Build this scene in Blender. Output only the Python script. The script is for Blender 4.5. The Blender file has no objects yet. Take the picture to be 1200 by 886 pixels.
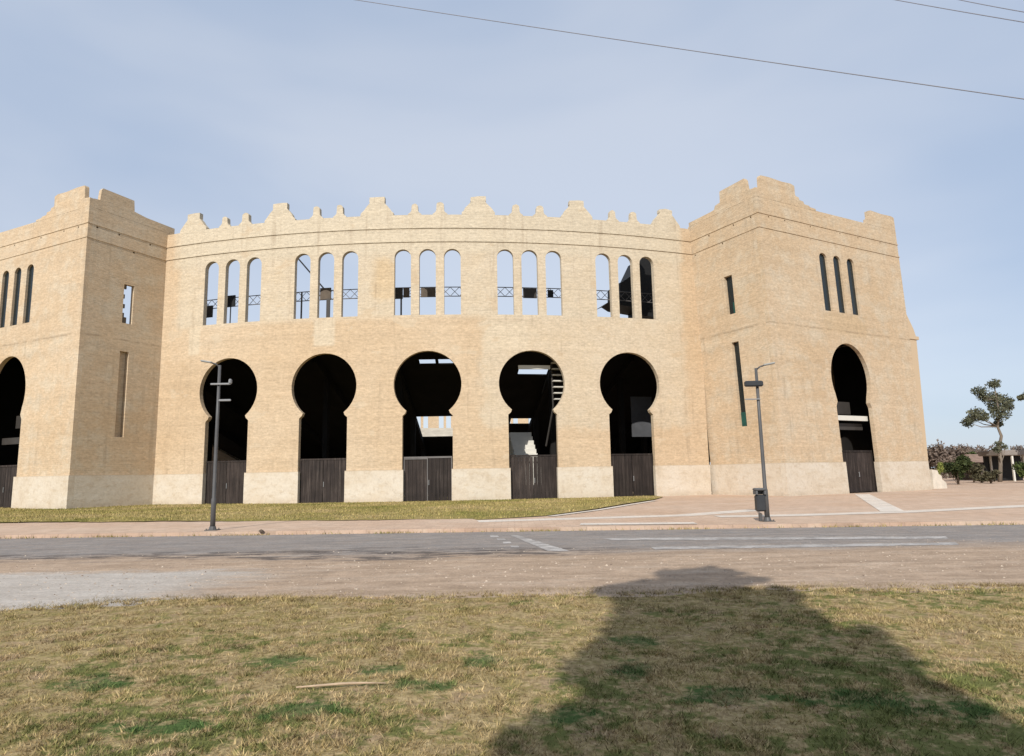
import bpy, math, random
import numpy as np
from mathutils import Vector, Matrix
from mathutils.geometry import delaunay_2d_cdt
random.seed(7); rng = np.random.default_rng(7)
sc = bpy.context.scene
C = sc.collection
R_ = math.radians

# ------------------------------------------------------------------ helpers
def mesh_obj(name, verts, faces, mat, parent=None, uvs=None, smooth=False):
    me = bpy.data.meshes.new(name)
    me.from_pydata([tuple(v) for v in verts], [], faces)
    if uvs is not None:
        uv = me.uv_layers.new(name='UVMap')
        flat = []
        for f in uvs:
            for q in f: flat += [q[0], q[1]]
        uv.data.foreach_set('uv', flat)
    if smooth:
        me.polygons.foreach_set('use_smooth', [True]*len(me.polygons))
    if mat: me.materials.append(mat)
    me.update()
    o = bpy.data.objects.new(name, me); C.objects.link(o)
    if parent: o.parent = parent
    return o

def empty(name, loc=(0, 0, 0), rz=0.0):
    o = bpy.data.objects.new(name, None); C.objects.link(o)
    o.location = loc; o.rotation_euler = (0, 0, rz); o.empty_display_size = .2
    return o

def tag(o, label=None, cat=None, group=None, kind=None):
    if label: o['label'] = label
    if cat: o['category'] = cat
    if group: o['group'] = group
    if kind: o['kind'] = kind
    return o

class MB:
    def __init__(s): s.v = []; s.f = []
    def add(s, v, f):
        n = len(s.v); s.v += [tuple(q) for q in v]; s.f += [tuple(i+n for i in g) for g in f]
    def box(s, c, d, M=None, bev=0.0):
        x, y, z = d[0]/2, d[1]/2, d[2]/2
        if bev <= 0:
            v = [(-x,-y,-z),(x,-y,-z),(x,y,-z),(-x,y,-z),(-x,-y,z),(x,-y,z),(x,y,z),(-x,y,z)]
            f = [(3,2,1,0),(4,5,6,7),(0,1,5,4),(1,2,6,5),(2,3,7,6),(3,0,4,7)]
        else:
            b = bev; prof = [(x-b,-y),(x,-y+b),(x,y-b),(x-b,y),(-x+b,y),(-x,y-b),(-x,-y+b),(-x+b,-y)]
            v = []
            for zz, k in ((-z, b),(-z+b, 0),(z-b, 0),(z, b)):
                for (px, py) in prof:
                    v.append((px*(1-k/x), py*(1-k/y), zz))
            f = [tuple(range(7,-1,-1)), tuple(range(24,32))]
            for L in range(3):
                for i in range(8):
                    j = (i+1) % 8
                    f.append((L*8+i, L*8+j, L*8+8+j, L*8+8+i))
        out = []
        for q in v:
            q = Vector(q)
            if M is not None: q = M @ q
            out.append(q + Vector(c))
        s.add(out, f); return s
    def tube(s, pts, rad, n=8, cap=True):
        pts = [Vector(p) for p in pts]
        if not hasattr(rad, '__len__'): rad = [rad]*len(pts)
        rings = []
        for i, p in enumerate(pts):
            d = (pts[min(i+1, len(pts)-1)] - pts[max(i-1, 0)]).normalized()
            a = Vector((1, 0, 0)) if abs(d.x) < .8 else Vector((0, 1, 0))
            u = d.cross(a).normalized(); w = d.cross(u)
            rings.append([p + (u*math.cos(t)+w*math.sin(t))*rad[i] for t in [2*math.pi*k/n for k in range(n)]])
        v = [q for r in rings for q in r]; f = []
        for i in range(len(pts)-1):
            for k in range(n):
                f.append((i*n+k, i*n+(k+1) % n, (i+1)*n+(k+1) % n, (i+1)*n+k))
        if cap: f.append(tuple(range(n-1, -1, -1))); f.append(tuple((len(pts)-1)*n+k for k in range(n)))
        s.add(v, f); return s
    def build(s, name, mat, parent=None, smooth=False):
        return mesh_obj(name, s.v, s.f, mat, parent, smooth=smooth)

def inside(p, poly):
    x, y = p; r = False; n = len(poly)
    for i in range(n):
        x0, y0 = poly[i]; x1, y1 = poly[(i+1) % n]
        if (y0 > y) != (y1 > y) and x < (x1-x0)*(y-y0)/(y1-y0)+x0: r = not r
    return r

def panel(outline, holes, thick, fmap, grid=1.0, uo=0.0, d0=0.0):
    """a wall: outline and holes in (s, z), thickness along d; returns verts, faces, uvs"""
    vs = []; es = []
    def loop(L):
        n = len(vs); vs.extend(Vector(q) for q in L); m = len(L)
        es.extend((n+i, n+(i+1) % m) for i in range(m))
    if grid:
        L = []
        for (a, b) in zip(outline, outline[1:]+outline[:1]):
            m = max(1, int(abs(b[0]-a[0])/grid))
            L += [(a[0]+(b[0]-a[0])*i/m, a[1]+(b[1]-a[1])*i/m) for i in range(m)]
        loop(L)
    else: loop(outline)
    for h in holes: loop(h)
    xs = [q[0] for q in outline]; zs = [q[1] for q in outline]
    if grid:
        nx = max(1, int((max(xs)-min(xs))/grid)); nz = max(1, int((max(zs)-min(zs))/(grid*2)))
        for i in range(nx+1):
            for j in range(nz+1):
                q = (min(xs)+(max(xs)-min(xs))*i/nx, min(zs)+(max(zs)-min(zs))*j/nz)
                if i in (0, nx) or j in (0, nz):
                    continue
                if inside(q, outline) and not any(inside(q, h) for h in holes): vs.append(Vector(q))
    V, E, F, _, _, _ = delaunay_2d_cdt(vs, es, [], 0, 1e-5)
    T = []
    for f in F:
        c = sum((V[i] for i in f), Vector((0, 0)))/len(f)
        if inside(c, outline) and not any(inside(c, h) for h in holes):
            a, b, d = V[f[0]], V[f[1]], V[f[2]]
            if (b.x-a.x)*(d.y-a.y)-(b.y-a.y)*(d.x-a.x) < 0: f = list(reversed(f))
            T.append(list(f))
    n = len(V)
    verts = [fmap(q.x, q.y, d0) for q in V] + [fmap(q.x, q.y, d0+thick) for q in V]
    faces = []; uvs = []
    cnt = {}
    for f in T:
        faces.append(tuple(f)); uvs.append([(V[i].x+uo, V[i].y) for i in f])
        faces.append(tuple(n+i for i in reversed(f))); uvs.append([(V[i].x+uo, V[i].y) for i in reversed(f)])
        for i in range(len(f)):
            e = (f[i], f[(i+1) % len(f)])
            cnt[tuple(sorted(e))] = cnt.get(tuple(sorted(e)), []) + [e]
    for k, L in cnt.items():
        if len(L) == 1:
            a, b = L[0]
            faces.append((b, a, n+a, n+b))
            horiz = abs(V[a].y-V[b].y) < abs(V[a].x-V[b].x)
            o = (0, thick) if horiz else (thick, 0)
            uvs.append([(V[b].x+uo, V[b].y), (V[a].x+uo, V[a].y), (V[a].x+uo+o[0], V[a].y+o[1]), (V[b].x+uo+o[0], V[b].y+o[1])])
    return verts, faces, uvs

class Acc:
    def __init__(s): s.v = []; s.f = []; s.u = []
    def add(s, r):
        n = len(s.v); s.v += r[0]; s.f += [tuple(i+n for i in f) for f in r[1]]; s.u += r[2]; return s
    def build(s, name, mat, parent=None): return mesh_obj(name, s.v, s.f, mat, parent, s.u)

# ------------------------------------------------------------------ camera (solved from the photo)
FPX, CAMZ = 790.0, 1.4856
FWD = Vector((0, .98996874, .14128658)); RT = Vector((.9998374, .00254777, -.01785176)); UP = Vector((.01803265, -.14126361, .98980777))
CAM = Vector((0, 0, CAMZ))
def ray(px, py): return FWD + RT*((px-600)/FPX) + UP*((443-py)/FPX)
def at(px, py, z=0.0):
    d = ray(px, py); return CAM + d*((z-CAMZ)/d.z)
def atd(px, py, D):
    d = ray(px, py); return CAM + d*(D/d.y)
cd = bpy.data.cameras.new('camera'); cam = bpy.data.objects.new('camera', cd); C.objects.link(cam)
cd.sensor_fit = 'HORIZONTAL'; cd.sensor_width = 36; cd.lens = FPX/1200*36; cd.clip_end = 4000; cd.clip_start = .05
cam.matrix_world = Matrix(((RT.x, UP.x, -FWD.x, 0), (RT.y, UP.y, -FWD.y, 0), (RT.z, UP.z, -FWD.z, CAMZ), (0, 0, 0, 1)))
sc.camera = cam

# ------------------------------------------------------------------ materials
class G:
    def __init__(s, name, rough=.9, spec=.2):
        s.m = bpy.data.materials.new(name); s.m.use_nodes = True; s.t = s.m.node_tree
        s.b = s.t.nodes['Principled BSDF']; s.b.inputs['Roughness'].default_value = rough
        s.b.inputs['Specular IOR Level'].default_value = spec
    def n(s, typ, ins=None, **pr):
        k = s.t.nodes.new(typ)
        for a, b in pr.items(): setattr(k, a, b)
        for a, b in (ins or {}).items(): s.put(k.inputs[a], b)
        return k
    def put(s, sock, b):
        if isinstance(b, bpy.types.NodeSocket): s.t.links.new(b, sock)
        elif isinstance(b, tuple) and len(b) == 3 and sock.type == 'RGBA': sock.default_value = (*b, 1)
        else: sock.default_value = b
    def pos(s): return s.n('ShaderNodeNewGeometry').outputs['Position']
    def uv(s): return s.n('ShaderNodeUVMap').outputs[0]
    def sep(s, v):
        k = s.n('ShaderNodeSeparateXYZ', {0: v}); return k.outputs
    def scale(s, v, x, y, z): return s.n('ShaderNodeMapping', {'Vector': v, 'Scale': (x, y, z)}).outputs[0]
    def noise(s, v, sc_, det=4, rough=.6): return s.n('ShaderNodeTexNoise', {'Vector': v, 'Scale': sc_, 'Detail': det, 'Roughness': rough}).outputs[0]
    def math(s, op, a, b=0.0, c=0.0): return s.n('ShaderNodeMath', {0: a, 1: b, 2: c}, operation=op).outputs[0]
    def step(s, v, a, b):  # smooth 0..1
        return s.n('ShaderNodeMapRange', {'Value': v, 'From Min': a, 'From Max': b}, interpolation_type='SMOOTHSTEP').outputs[0]
    def mix(s, f, a, b, mode='MIX'):
        k = s.t.nodes.new('ShaderNodeMix'); k.data_type = 'RGBA'; k.blend_type = mode
        s.put(k.inputs[0], f); s.put(k.inputs[6], a); s.put(k.inputs[7], b); return k.outputs[2]
    def ramp(s, f, st):
        k = s.t.nodes.new('ShaderNodeValToRGB'); e = k.color_ramp.elements
        while len(e) < len(st): e.new(.5)
        for q, (p, c) in zip(e, st): q.position = p; q.color = (*c, 1)
        s.t.links.new(f, k.inputs[0]); return k.outputs[0]
    def gray(s, f, lo, hi):
        return s.n('ShaderNodeMapRange', {'Value': f, 'From Min': .25, 'From Max': .75, 'To Min': lo, 'To Max': hi}).outputs[0]
    def col(s, c): s.put(s.b.inputs['Base Color'], c); return s
    def bump(s, h, st=.3, dist=.02):
        k = s.n('ShaderNodeBump', {'Height': h, 'Strength': st, 'Distance': dist}); s.t.links.new(k.outputs[0], s.b.inputs['Normal']); return s

def vmul(g, c, f): # colour times a scalar factor
    k = g.n('ShaderNodeVectorMath', {0: c, 1: f}, operation='MULTIPLY'); return k.outputs[0]

def brick_mat(name, ring):
    g = G(name, .92, .1)
    u = g.uv(); o = g.sep(u); X, Z = o[0], o[1]
    n1 = g.noise(u, .16, 5); n2 = g.noise(u, .9, 4); n3 = g.noise(g.scale(u, 1.5, 5.0, 1), 1.3, 5, .8); n4 = g.noise(g.scale(u, 1, 1.6, 1), 5, 3, .75)
    warm = g.ramp(n1, [(.3, (.485, .366, .24)), (.5, (.508, .394, .27)), (.7, (.53, .43, .312))])
    pale = g.ramp(n2, [(.35, (.51, .438, .328)), (.65, (.53, .47, .37))])
    wob = g.math('MULTIPLY', g.math('SUBTRACT', n2, .5), 1.6)
    Zw = g.math('ADD', Z, wob); Xw = g.math('ADD', X, wob)
    c = warm
    def box(x0, x1, z0, z1, soft=.25, w=True):
        xx, zz = (Xw, Zw) if w else (X, Z)
        a = g.math('MULTIPLY', g.step(xx, x0-soft, x0+soft), g.step(xx, x1+soft, x1-soft))
        b = g.math('MULTIPLY', g.step(zz, z0-soft, z0+soft), g.step(zz, z1+soft, z1-soft))
        return g.math('MULTIPLY', a, b)
    if ring:
        c = g.mix(g.math('MULTIPLY', box(-16.4, 16.4, 10.9, 30, .3, False), .75), c, pale)      # rebuilt upper band
        c = g.mix(g.math('MULTIPLY', box(-16.9, 16.6, 14.9, 30, .25, False), .6), c, (.53, .47, .365))  # rendered parapet
        c = g.mix(g.math('MULTIPLY', box(3.2, 16.4, 4.2, 11.3, .35), .6), c, pale)            # newer brick round the right bays
        c = g.mix(g.math('MULTIPLY', box(-6.9, -5.6, 9.3, 10.9, .12, False), .8), c, (.55, .475, .36))  # pale patches under sills
        c = g.mix(g.math('MULTIPLY', box(-15.4, -14.6, 9.2, 10.9, .12, False), .8), c, (.55, .475, .36))
        c = g.mix(g.math('MULTIPLY', box(3.3, 6.0, 8.9, 10.6, .2, False), .5), c, (.55, .475, .36))
        c = g.mix(g.math('MULTIPLY', box(-3.3, -1.9, 12.0, 14.4, .3), .5), c, (.50, .36, .20))
    else:
        c = g.mix(g.math('MULTIPLY', g.step(n2, .42, .68), .55), c, pale)
        c = g.mix(g.math('MULTIPLY', box(204.9, 208.9, 9.7, 11.0, .2), .55), c, (.46, .345, .215))
        c = g.mix(g.math('MULTIPLY', box(306, 320, 2, 9.5, .9), .45), c, (.48, .335, .185))
        # old floor joint: a thin dark ragged course
        j = g.math('MULTIPLY', box(150, 420, 9.86, 9.94, .05, False), g.step(n2, .42, .55))
        c = g.mix(g.math('MULTIPLY', j, .45), c, (.20, .14, .085))
    br = g.n('ShaderNodeTexBrick', {'Vector': u, 'Color1': (.91, .90, .89), 'Color2': (1.07, 1.06, 1.05), 'Mortar': (1.02, 1.0, .97), 'Scale': 1.0,
             'Mortar Size': .02, 'Bias': 0.0, 'Brick Width': .32, 'Row Height': .11})
    c = vmul(g, c, br.outputs[0])
    c = vmul(g, c, g.gray(n3, .92, 1.08)); c = vmul(g, c, g.gray(n4, .80, 1.19))
    n5 = g.noise(g.scale(u, .6, 4.0, 1), 3.0, 4, .8)   # eroded, dirty courses
    c = g.mix(g.math('MULTIPLY', g.step(n5, .60, .74), .38), c, (.27, .19, .12))
    n6 = g.noise(g.scale(u, 2.2, .10, 1), 1.0, 5, .7)   # rain streaks below the courses and sills
    k6 = g.math('MULTIPLY', g.step(n6, .52, .70), g.step(n2, .36, .60))
    c = g.mix(g.math('MULTIPLY', k6, .42), c, (.29, .22, .15))
    n7 = g.noise(g.scale(u, .5, .8, 1), .8, 6, .6)   # repaired patches of newer mortar
    c = g.mix(g.math('MULTIPLY', g.step(n7, .60, .63), .28), c, (.55, .475, .36))
    c = g.mix(g.math('MULTIPLY', g.step(n7, .40, .33), .35), c, (.45, .325, .20))
    n8 = g.noise(g.scale(u, .03, 1.5, 1), 1.6, 4, .7)   # courses laid from different batches
    c = vmul(g, c, g.gray(n8, .91, 1.07))
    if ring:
        for z_ in (15.50, 16.36):  # cornice shadow painted as a broken dark line below each course
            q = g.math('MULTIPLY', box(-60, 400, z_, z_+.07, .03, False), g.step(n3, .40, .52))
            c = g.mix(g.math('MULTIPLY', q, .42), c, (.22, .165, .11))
    g.col(c); g.bump(g.math('ADD', n4, g.math('MULTIPLY', br.outputs[1], -.6)), .35, .02)
    return g.m

def plinth_mat():
    g = G('limewashed plinth', .95, .1)
    u = g.uv(); o = g.sep(u)
    n1 = g.noise(u, .55, 5); n2 = g.noise(g.scale(u, 1, 2.2, 1), 1.6, 5, .7); n3 = g.noise(u, 8, 3)
    c = g.ramp(n1, [(.3, (.46, .375, .275)), (.45, (.56, .485, .385)), (.7, (.60, .545, .46))])
    c = g.mix(g.math('MULTIPLY', g.step(n2, .50, .68), .45), c, (.43, .335, .225))
    c = g.mix(g.math('MULTIPLY', g.math('MULTIPLY', g.step(g.math('ADD', o[1], g.math('MULTIPLY', n2, .5)), .7, .25), g.step(n1, .4, .6)), .5), c, (.36, .28, .19))
    c = vmul(g, c, g.gray(n3, .93, 1.06))
    n4 = g.noise(g.scale(u, 1.4, 1, 1), 3.2, 5, .75)
    c = g.mix(g.math('MULTIPLY', g.step(n4, .50, .66), .36), c, (.38, .30, .225))
    c = g.mix(g.math('MULTIPLY', g.math('MULTIPLY', g.step(o[1], 1.80, 1.86), g.step(n2, .3, .5)), .5), c, (.33, .25, .16))
    g.col(c); g.bump(n2, .5, .04); return g.m

def plain(name, c, rough=.7, var=.12, sc_=3.0, spec=.3, metal=0.0):
    g = G(name, rough, spec); n = g.noise(g.pos(), sc_, 4)
    g.b.inputs['Metallic'].default_value = metal
    g.col(vmul(g, g.mix(0.0, c, c), g.gray(n, 1-var, 1+var))); return g.m

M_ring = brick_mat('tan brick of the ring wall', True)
M_pav = brick_mat('tan brick of the entrance towers', False)
M_plinth = plinth_mat()
M_conc = plain('shade-dark stand concrete', (.02, .019, .018), .95, .25, .7, .1)  # near-black base colour carries the deep shade under the stand and inside towers
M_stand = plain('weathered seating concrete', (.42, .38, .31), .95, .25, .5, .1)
M_steel = plain('dark painted steel', (.045, .04, .036), .5, .2, 2)
M_rail = plain('grey brown railing steel', (.13, .12, .115), .6, .2, 2)
M_board = plain('brown board', (.10, .078, .058), .7, .3, 1.5)
M_dimpanel = plain('dim grey panel', (.075, .078, .085), .8, .25, 1.2)
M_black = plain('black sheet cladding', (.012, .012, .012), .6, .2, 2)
M_whitebeam = plain('white painted beam', (.6, .58, .52), .6, .08, 2)
M_greypanel = plain('grey fibre panel', (.30, .30, .31), .8, .2, 1.2)
M_pole = plain('dark grey lamp pole paint', (.085, .083, .082), .45, .15, 3)
M_polelt = plain('galvanised fitting', (.24, .24, .24), .45, .1, 4)
M_lens = plain('lamp head cover', (.30, .30, .28), .35, .05, 4)
M_bin = plain('dark bin plastic', (.035, .037, .04), .5, .15, 4)
M_bingrey = plain('grey bin hood', (.10, .10, .10), .5, .1, 4)
M_wire = plain('weathered wire sheath', (.22, .22, .25), .7, .1, 4)
M_teal = plain('green mesh screen', (.015, .07, .055), .8, .3, 2)
g = G('dark tinted pane', .25, .5); g.col((.008, .014, .016)); M_pane = g.m

def gate_mat():
    g = G('dark weathered planks', .75, .25)
    u = g.n('ShaderNodeTexCoord').outputs['Object']
    n = g.noise(g.scale(u, 9, 9, .5), 1.0, 4, .7); n2 = g.noise(u, 1.2, 3)
    c = g.ramp(n, [(.3, (.013, .0095, .0085)), (.55, (.028, .021, .018)), (.75, (.065, .052, .045))])
    rnd = g.n('ShaderNodeObjectInfo').outputs['Random']
    g.col(vmul(g, vmul(g, c, g.gray(n2, .7, 1.35)), g.n('ShaderNodeMapRange', {'Value': rnd, 'To Min': .75, 'To Max': 1.5}).outputs[0])); return g.m
M_gate = gate_mat()

# ground materials
GREEN = [(-2.05, 6.15, .34, .28), (-.78, 5.35, .42, .22), (-1.45, 4.85, .55, .22), (-.3, 6.0, .2, .25), (-1.1, 5.75, .25, .2), (-2.3, 4.6, .5, .2), (1.5, 5.0, .5, .25), (.9, 5.7, .3, .3), (2.3, 4.9, .5, .25), (1.1, 6.6, .3, .3), (-3.3, 5.6, .4, .3), (3.0, 4.6, .6, .25), (.3, 4.7, .4, .2)]
def grass_mat(name, blades=False, far=False):
    g = G(name, .95, .05); p = g.pos(); o = g.sep(p)
    n1 = g.noise(p, .55 if not far else .22, 5, .65); n2 = g.noise(p, 2.6, 5, .7); n3 = g.noise(p, 14, 4, .75)
    if far:
        c = g.ramp(n1, [(.33, (.21, .195, .055)), (.47, (.33, .265, .10)), (.62, (.42, .32, .15))])
        c = g.mix(g.step(n2, .5, .72), c, (.17, .185, .045))
    else:
        n4 = g.noise(p, 6.5, 4, .7)
        c = g.ramp(n3, [(.28, (.235, .17, .085)), (.5, (.38, .285, .145)), (.72, (.50, .385, .215))])
        c = g.mix(g.math('MULTIPLY', g.step(n4, .42, .60), .75), c, (.275, .225, .085))
        c = g.mix(g.math('MULTIPLY', g.step(n2, .52, .66), .6), c, (.40, .28, .18))
        near = g.step(o[1], 8.6, 4.4)
        k = g.math('ADD', n1, g.math('MULTIPLY', near, .10)); k = g.math('ADD', k, g.math('MULTIPLY', g.math('SUBTRACT', n4, .5), .95))
        k = g.math('ADD', k, g.math('MULTIPLY', g.math('SUBTRACT', n2, .5), .35))
        k = g.math('ADD', k, g.math('MULTIPLY', g.step(o[0], -.5, 1.5), .05))
        c = g.mix(g.math('MULTIPLY', g.step(k, .585, .75), .85), c, (.13, .15, .045))
        # fresh green patches with shapes of their own
        pk = None
        for (x_, y_, rx, ry) in GREEN:
            dx = g.math('DIVIDE', g.math('SUBTRACT', o[0], x_), rx); dy = g.math('DIVIDE', g.math('SUBTRACT', o[1], y_), ry)
            q = g.math('SUBTRACT', 1.0, g.math('ADD', g.math('MULTIPLY', dx, dx), g.math('MULTIPLY', dy, dy)))
            pk = q if pk is None else g.math('MAXIMUM', pk, q)
        pk = g.math('ADD', pk, g.math('MULTIPLY', g.math('SUBTRACT', n4, .5), 3.2)); pk = g.math('ADD', pk, g.math('MULTIPLY', g.math('SUBTRACT', n2, .5), 1.6))
        c = g.mix(g.math('MULTIPLY', g.step(pk, .1, 1.1), .8), c, (.06, .115, .035))
    if blades:
        a = g.n('ShaderNodeAttribute', attribute_name='tone').outputs['Fac']
        c = vmul(g, c, g.n('ShaderNodeMapRange', {'Value': a, 'To Min': .38, 'To Max': 1.5}).outputs[0])
    else:
        c = vmul(g, c, g.gray(n3, .6, 1.12)); g.bump(n3, .8, .03)
    g.col(c); return g.m
M_grass = grass_mat('dry mown grass'); M_blade = grass_mat('grass blades', True); M_lawn = grass_mat('lawn by the ring', False, True)
M_lawnblade = grass_mat('lawn blades', True, True)

def road_mat():
    g = G('dusty worn asphalt', .9, .15); p = g.pos(); o = g.sep(p)
    n1 = g.noise(g.scale(p, .35, 1, 1), .5, 5, .65); n2 = g.noise(g.scale(p, .5, 1.6, 1), 1.5, 5, .7); n3 = g.noise(p, 22, 3, .8)
    asp = g.ramp(n2, [(.3, (.19, .175, .165)), (.7, (.265, .245, .228))])
    dirt = g.ramp(n2, [(.3, (.31, .225, .155)), (.52, (.40, .295, .21)), (.72, (.46, .36, .27))])
    e = g.math('ADD', o[1], g.math('MULTIPLY', g.math('SUBTRACT', n1, .5), 3.2))
    e = g.math('ADD', e, g.math('MULTIPLY', o[0], .035))
    e = g.math('ADD', e, g.math('MULTIPLY', g.math('SUBTRACT', n2, .5), 1.2))
    n4 = g.noise(g.scale(p, .6, 1, 1), 3.5, 5, .75)
    dirt = vmul(g, dirt, g.gray(n4, .80, 1.16))
    c = g.mix(g.math('MULTIPLY', g.step(e, 13.2, 15.2), g.n('ShaderNodeMapRange', {'Value': n4, 'From Min': .32, 'From Max': .6, 'To Min': 1.0, 'To Max': .78}).outputs[0]), dirt, asp)
    # broken dark edge of the asphalt
    d = g.math('MULTIPLY', g.step(e, 13.3, 13.9), g.step(e, 15.6, 14.7)); d = g.math('MULTIPLY', d, g.step(g.noise(g.scale(p, .7, 2.2, 1), 1.5, 6, .75), .45, .57))
    d = g.math('MULTIPLY', d, g.step(o[0], 4.0, .0))
    c = g.mix(g.math('MULTIPLY', d, .9), c, (.085, .072, .065))
    c = g.mix(g.math('MULTIPLY', g.math('MULTIPLY', g.step(g.noise(g.scale(p, .06, 2.2, 1), 1.3, 4, .6), .52, .64), g.step(o[1], 14.6, 13.2)), .38), c, (.23, .165, .115))   # wheel ruts
    # pale concrete apron at the left of the dirt
    ca = g.math('ADD', o[0], g.math('MULTIPLY', g.math('SUBTRACT', n1, .5), 3.0)); ca = g.math('ADD', ca, g.math('MULTIPLY', g.math('SUBTRACT', n4, .5), 2.4))
    cb = g.math('ADD', o[1], g.math('MULTIPLY', g.math('SUBTRACT', n1, .5), 1.2)); cb = g.math('ADD', cb, g.math('MULTIPLY', g.math('SUBTRACT', n4, .5), 1.6))
    k = g.math('MULTIPLY', g.step(ca, -3.4, -5.6), g.step(cb, 12.6, 11.9))
    c = g.mix(g.math('MULTIPLY', k, .9), c, g.ramp(n2, [(.3, (.37, .33, .285)), (.7, (.48, .44, .39))]))
    c = vmul(g, c, g.gray(n3, .74, 1.26)); n9 = g.noise(p, 6, 4, .75); c = vmul(g, c, g.gray(n9, .85, 1.14)); g.col(c); g.bump(n3, .6, .015); return g.m
M_road = road_mat()

def paving_mat(name, a, b, c_, dust=.5):
    g = G(name, .9, .15); p = g.pos()
    n1 = g.noise(p, .3, 5, .6); n2 = g.noise(p, 2.2, 4, .7); n3 = g.noise(p, 18, 3)
    c = g.ramp(n1, [(.3, a), (.5, b), (.7, c_)])
    br = g.n('ShaderNodeTexBrick', {'Vector': p, 'Color1': (.92, .92, .92), 'Color2': (1.06, 1.06, 1.06), 'Mortar': (.82, .82, .82), 'Scale': 1.0, 'Mortar Size': .012, 'Brick Width': .4, 'Row Height': .4})
    c = vmul(g, c, br.outputs[0]); c = vmul(g, c, g.gray(n2, .9, 1.1))
    c = g.mix(g.math('MULTIPLY', g.step(n2, .55, .72), dust), c, (.50, .41, .31))
    c = vmul(g, c, g.gray(n3, .93, 1.07)); g.col(c); return g.m
M_pave = paving_mat('pinkish paving', (.48, .335, .235), (.51, .37, .27), (.54, .41, .31))
M_strip = paving_mat('pale paving bands', (.58, .50, .42), (.62, .55, .47), (.66, .6, .53), .3)
M_kerb = paving_mat('kerb concrete', (.40, .275, .20), (.46, .33, .245), (.50, .39, .30), .7)
M_ground = paving_mat('far ground', (.26, .22, .12), (.30, .25, .14), (.33, .28, .18))
def mark_mat():
    g = G('worn road paint', .8, .2); p = g.pos(); n = g.noise(g.scale(p, 1, 1.4, 1), 2.4, 6, .75)
    c = g.ramp(n, [(.36, (.235, .215, .20)), (.52, (.36, .335, .31)), (.66, (.55, .52, .49))]); g.col(c); return g.m
M_mark = mark_mat()
M_peb = leaf_mat('gravel', (.24, .18, .13), (.46, .38, .30)) if False else None
def bark_mat(name, c):
    g = G(name, .95, .1); p = g.pos(); n = g.noise(g.scale(p, 3, 3, .8), 2, 4); g.col(vmul(g, g.mix(0.0, c, c), g.gray(n, .6, 1.35))); return g.m
def leaf_mat(name, a, b):
    g = G(name, .7, .2)
    t = g.n('ShaderNodeAttribute', attribute_name='tone').outputs['Fac']
    c = g.mix(t, a, b); g.col(c)
    g.put(g.b.inputs['Transmission Weight'], 0.0); return g.m
M_bark = bark_mat('grey bark', (.20, .165, .13)); M_barkd = bark_mat('brown bark', (.11, .085, .065))
M_leafE = leaf_mat('olive eucalyptus leaves', (.05, .058, .034), (.15, .15, .095))
M_leafG = leaf_mat('dark green leaves', (.03, .05, .015), (.10, .125, .035))
M_leafY = leaf_mat('yellow green leaves', (.10, .13, .03), (.26, .27, .07))
M_leafD = leaf_mat('deep green leaves', (.018, .028, .010), (.06, .075, .025)); M_leafO = leaf_mat('brownish olive leaves', (.045, .04, .022), (.10, .09, .05))
M_twig = leaf_mat('bare brown twigs', (.13, .098, .078), (.20, .155, .125))

# ------------------------------------------------------------------ ground sheets
def sheet(name, poly, z, mat, kind='structure', grid=2.0, zf=None):
    vs = [Vector(q) for q in poly]; es = [(i, (i+1) % len(poly)) for i in range(len(poly))]
    xs = [q[0] for q in poly]; ys = [q[1] for q in poly]
    if grid:
        x = min(xs)+grid
        while x < max(xs):
            y = min(ys)+grid
            while y < max(ys):
                if inside((x, y), poly): vs.append(Vector((x, y)))
                y += grid
            x += grid
    V, E, F, _, _, _ = delaunay_2d_cdt(vs, es, [], 0, 1e-4)
    T = [f for f in F if inside(sum((V[i] for i in f), Vector((0, 0)))/len(f), poly)]
    T = [f if (V[f[1]]-V[f[0]]).to_3d().cross((V[f[2]]-V[f[0]]).to_3d()).z > 0 else list(reversed(f)) for f in T]
    o = mesh_obj(name, [(q.x, q.y, zf(q.x, q.y) if zf else z) for q in V], [tuple(f) for f in T], mat, smooth=bool(zf))
    if kind: o['kind'] = kind
    return o
def wob(x, s=1.0, ph=0.0):
    return (math.sin(x*1.7+ph)+.6*math.sin(x*4.3+1.3+ph)+.45*math.sin(x*9.1+2.1+ph)+.3*math.sin(x*17.7+ph*2))*s
def kerb_y(x): return 19.25-.05*x if -40 < x < 40 else (21.25 if x < 0 else 17.25)

sheet('ground', [(-900, -900), (900, -900), (900, 900), (-900, 900)], -.2, M_ground, grid=0)
sheet('road', [(-200, 6), (200, 6), (200, kerb_y(99)), (40, kerb_y(39.9)), (-40, kerb_y(-39.9)), (-200, kerb_y(-99))], -.1, M_road, grid=0)
kp = [(-200, kerb_y(-99)), (-40, kerb_y(-39.9)), (40, kerb_y(39.9)), (200, kerb_y(99))]
sheet('pavement', [(x, y+.16) for x, y in kp] + [(200, 95), (-200, 95)], 0, M_pave, grid=0)
mb = MB()
for (x0, y0), (x1, y1) in zip(kp, kp[1:]):
    n = 40
    for i in range(n):
        a = Vector((x0+(x1-x0)*i/n, y0+(y1-y0)*i/n, 0)); b = Vector((x0+(x1-x0)*(i+.9985)/n, y0+(y1-y0)*(i+.9985)/n, 0))
        mid = (a+b)/2; d = b-a; M = Matrix.Rotation(math.atan2(d.y, d.x), 3, 'Z')
        mb.box((mid.x, mid.y+.08, -.14), (d.length, .16, .288), M)
tag(mb.build('kerb', M_kerb), kind='structure')

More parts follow.
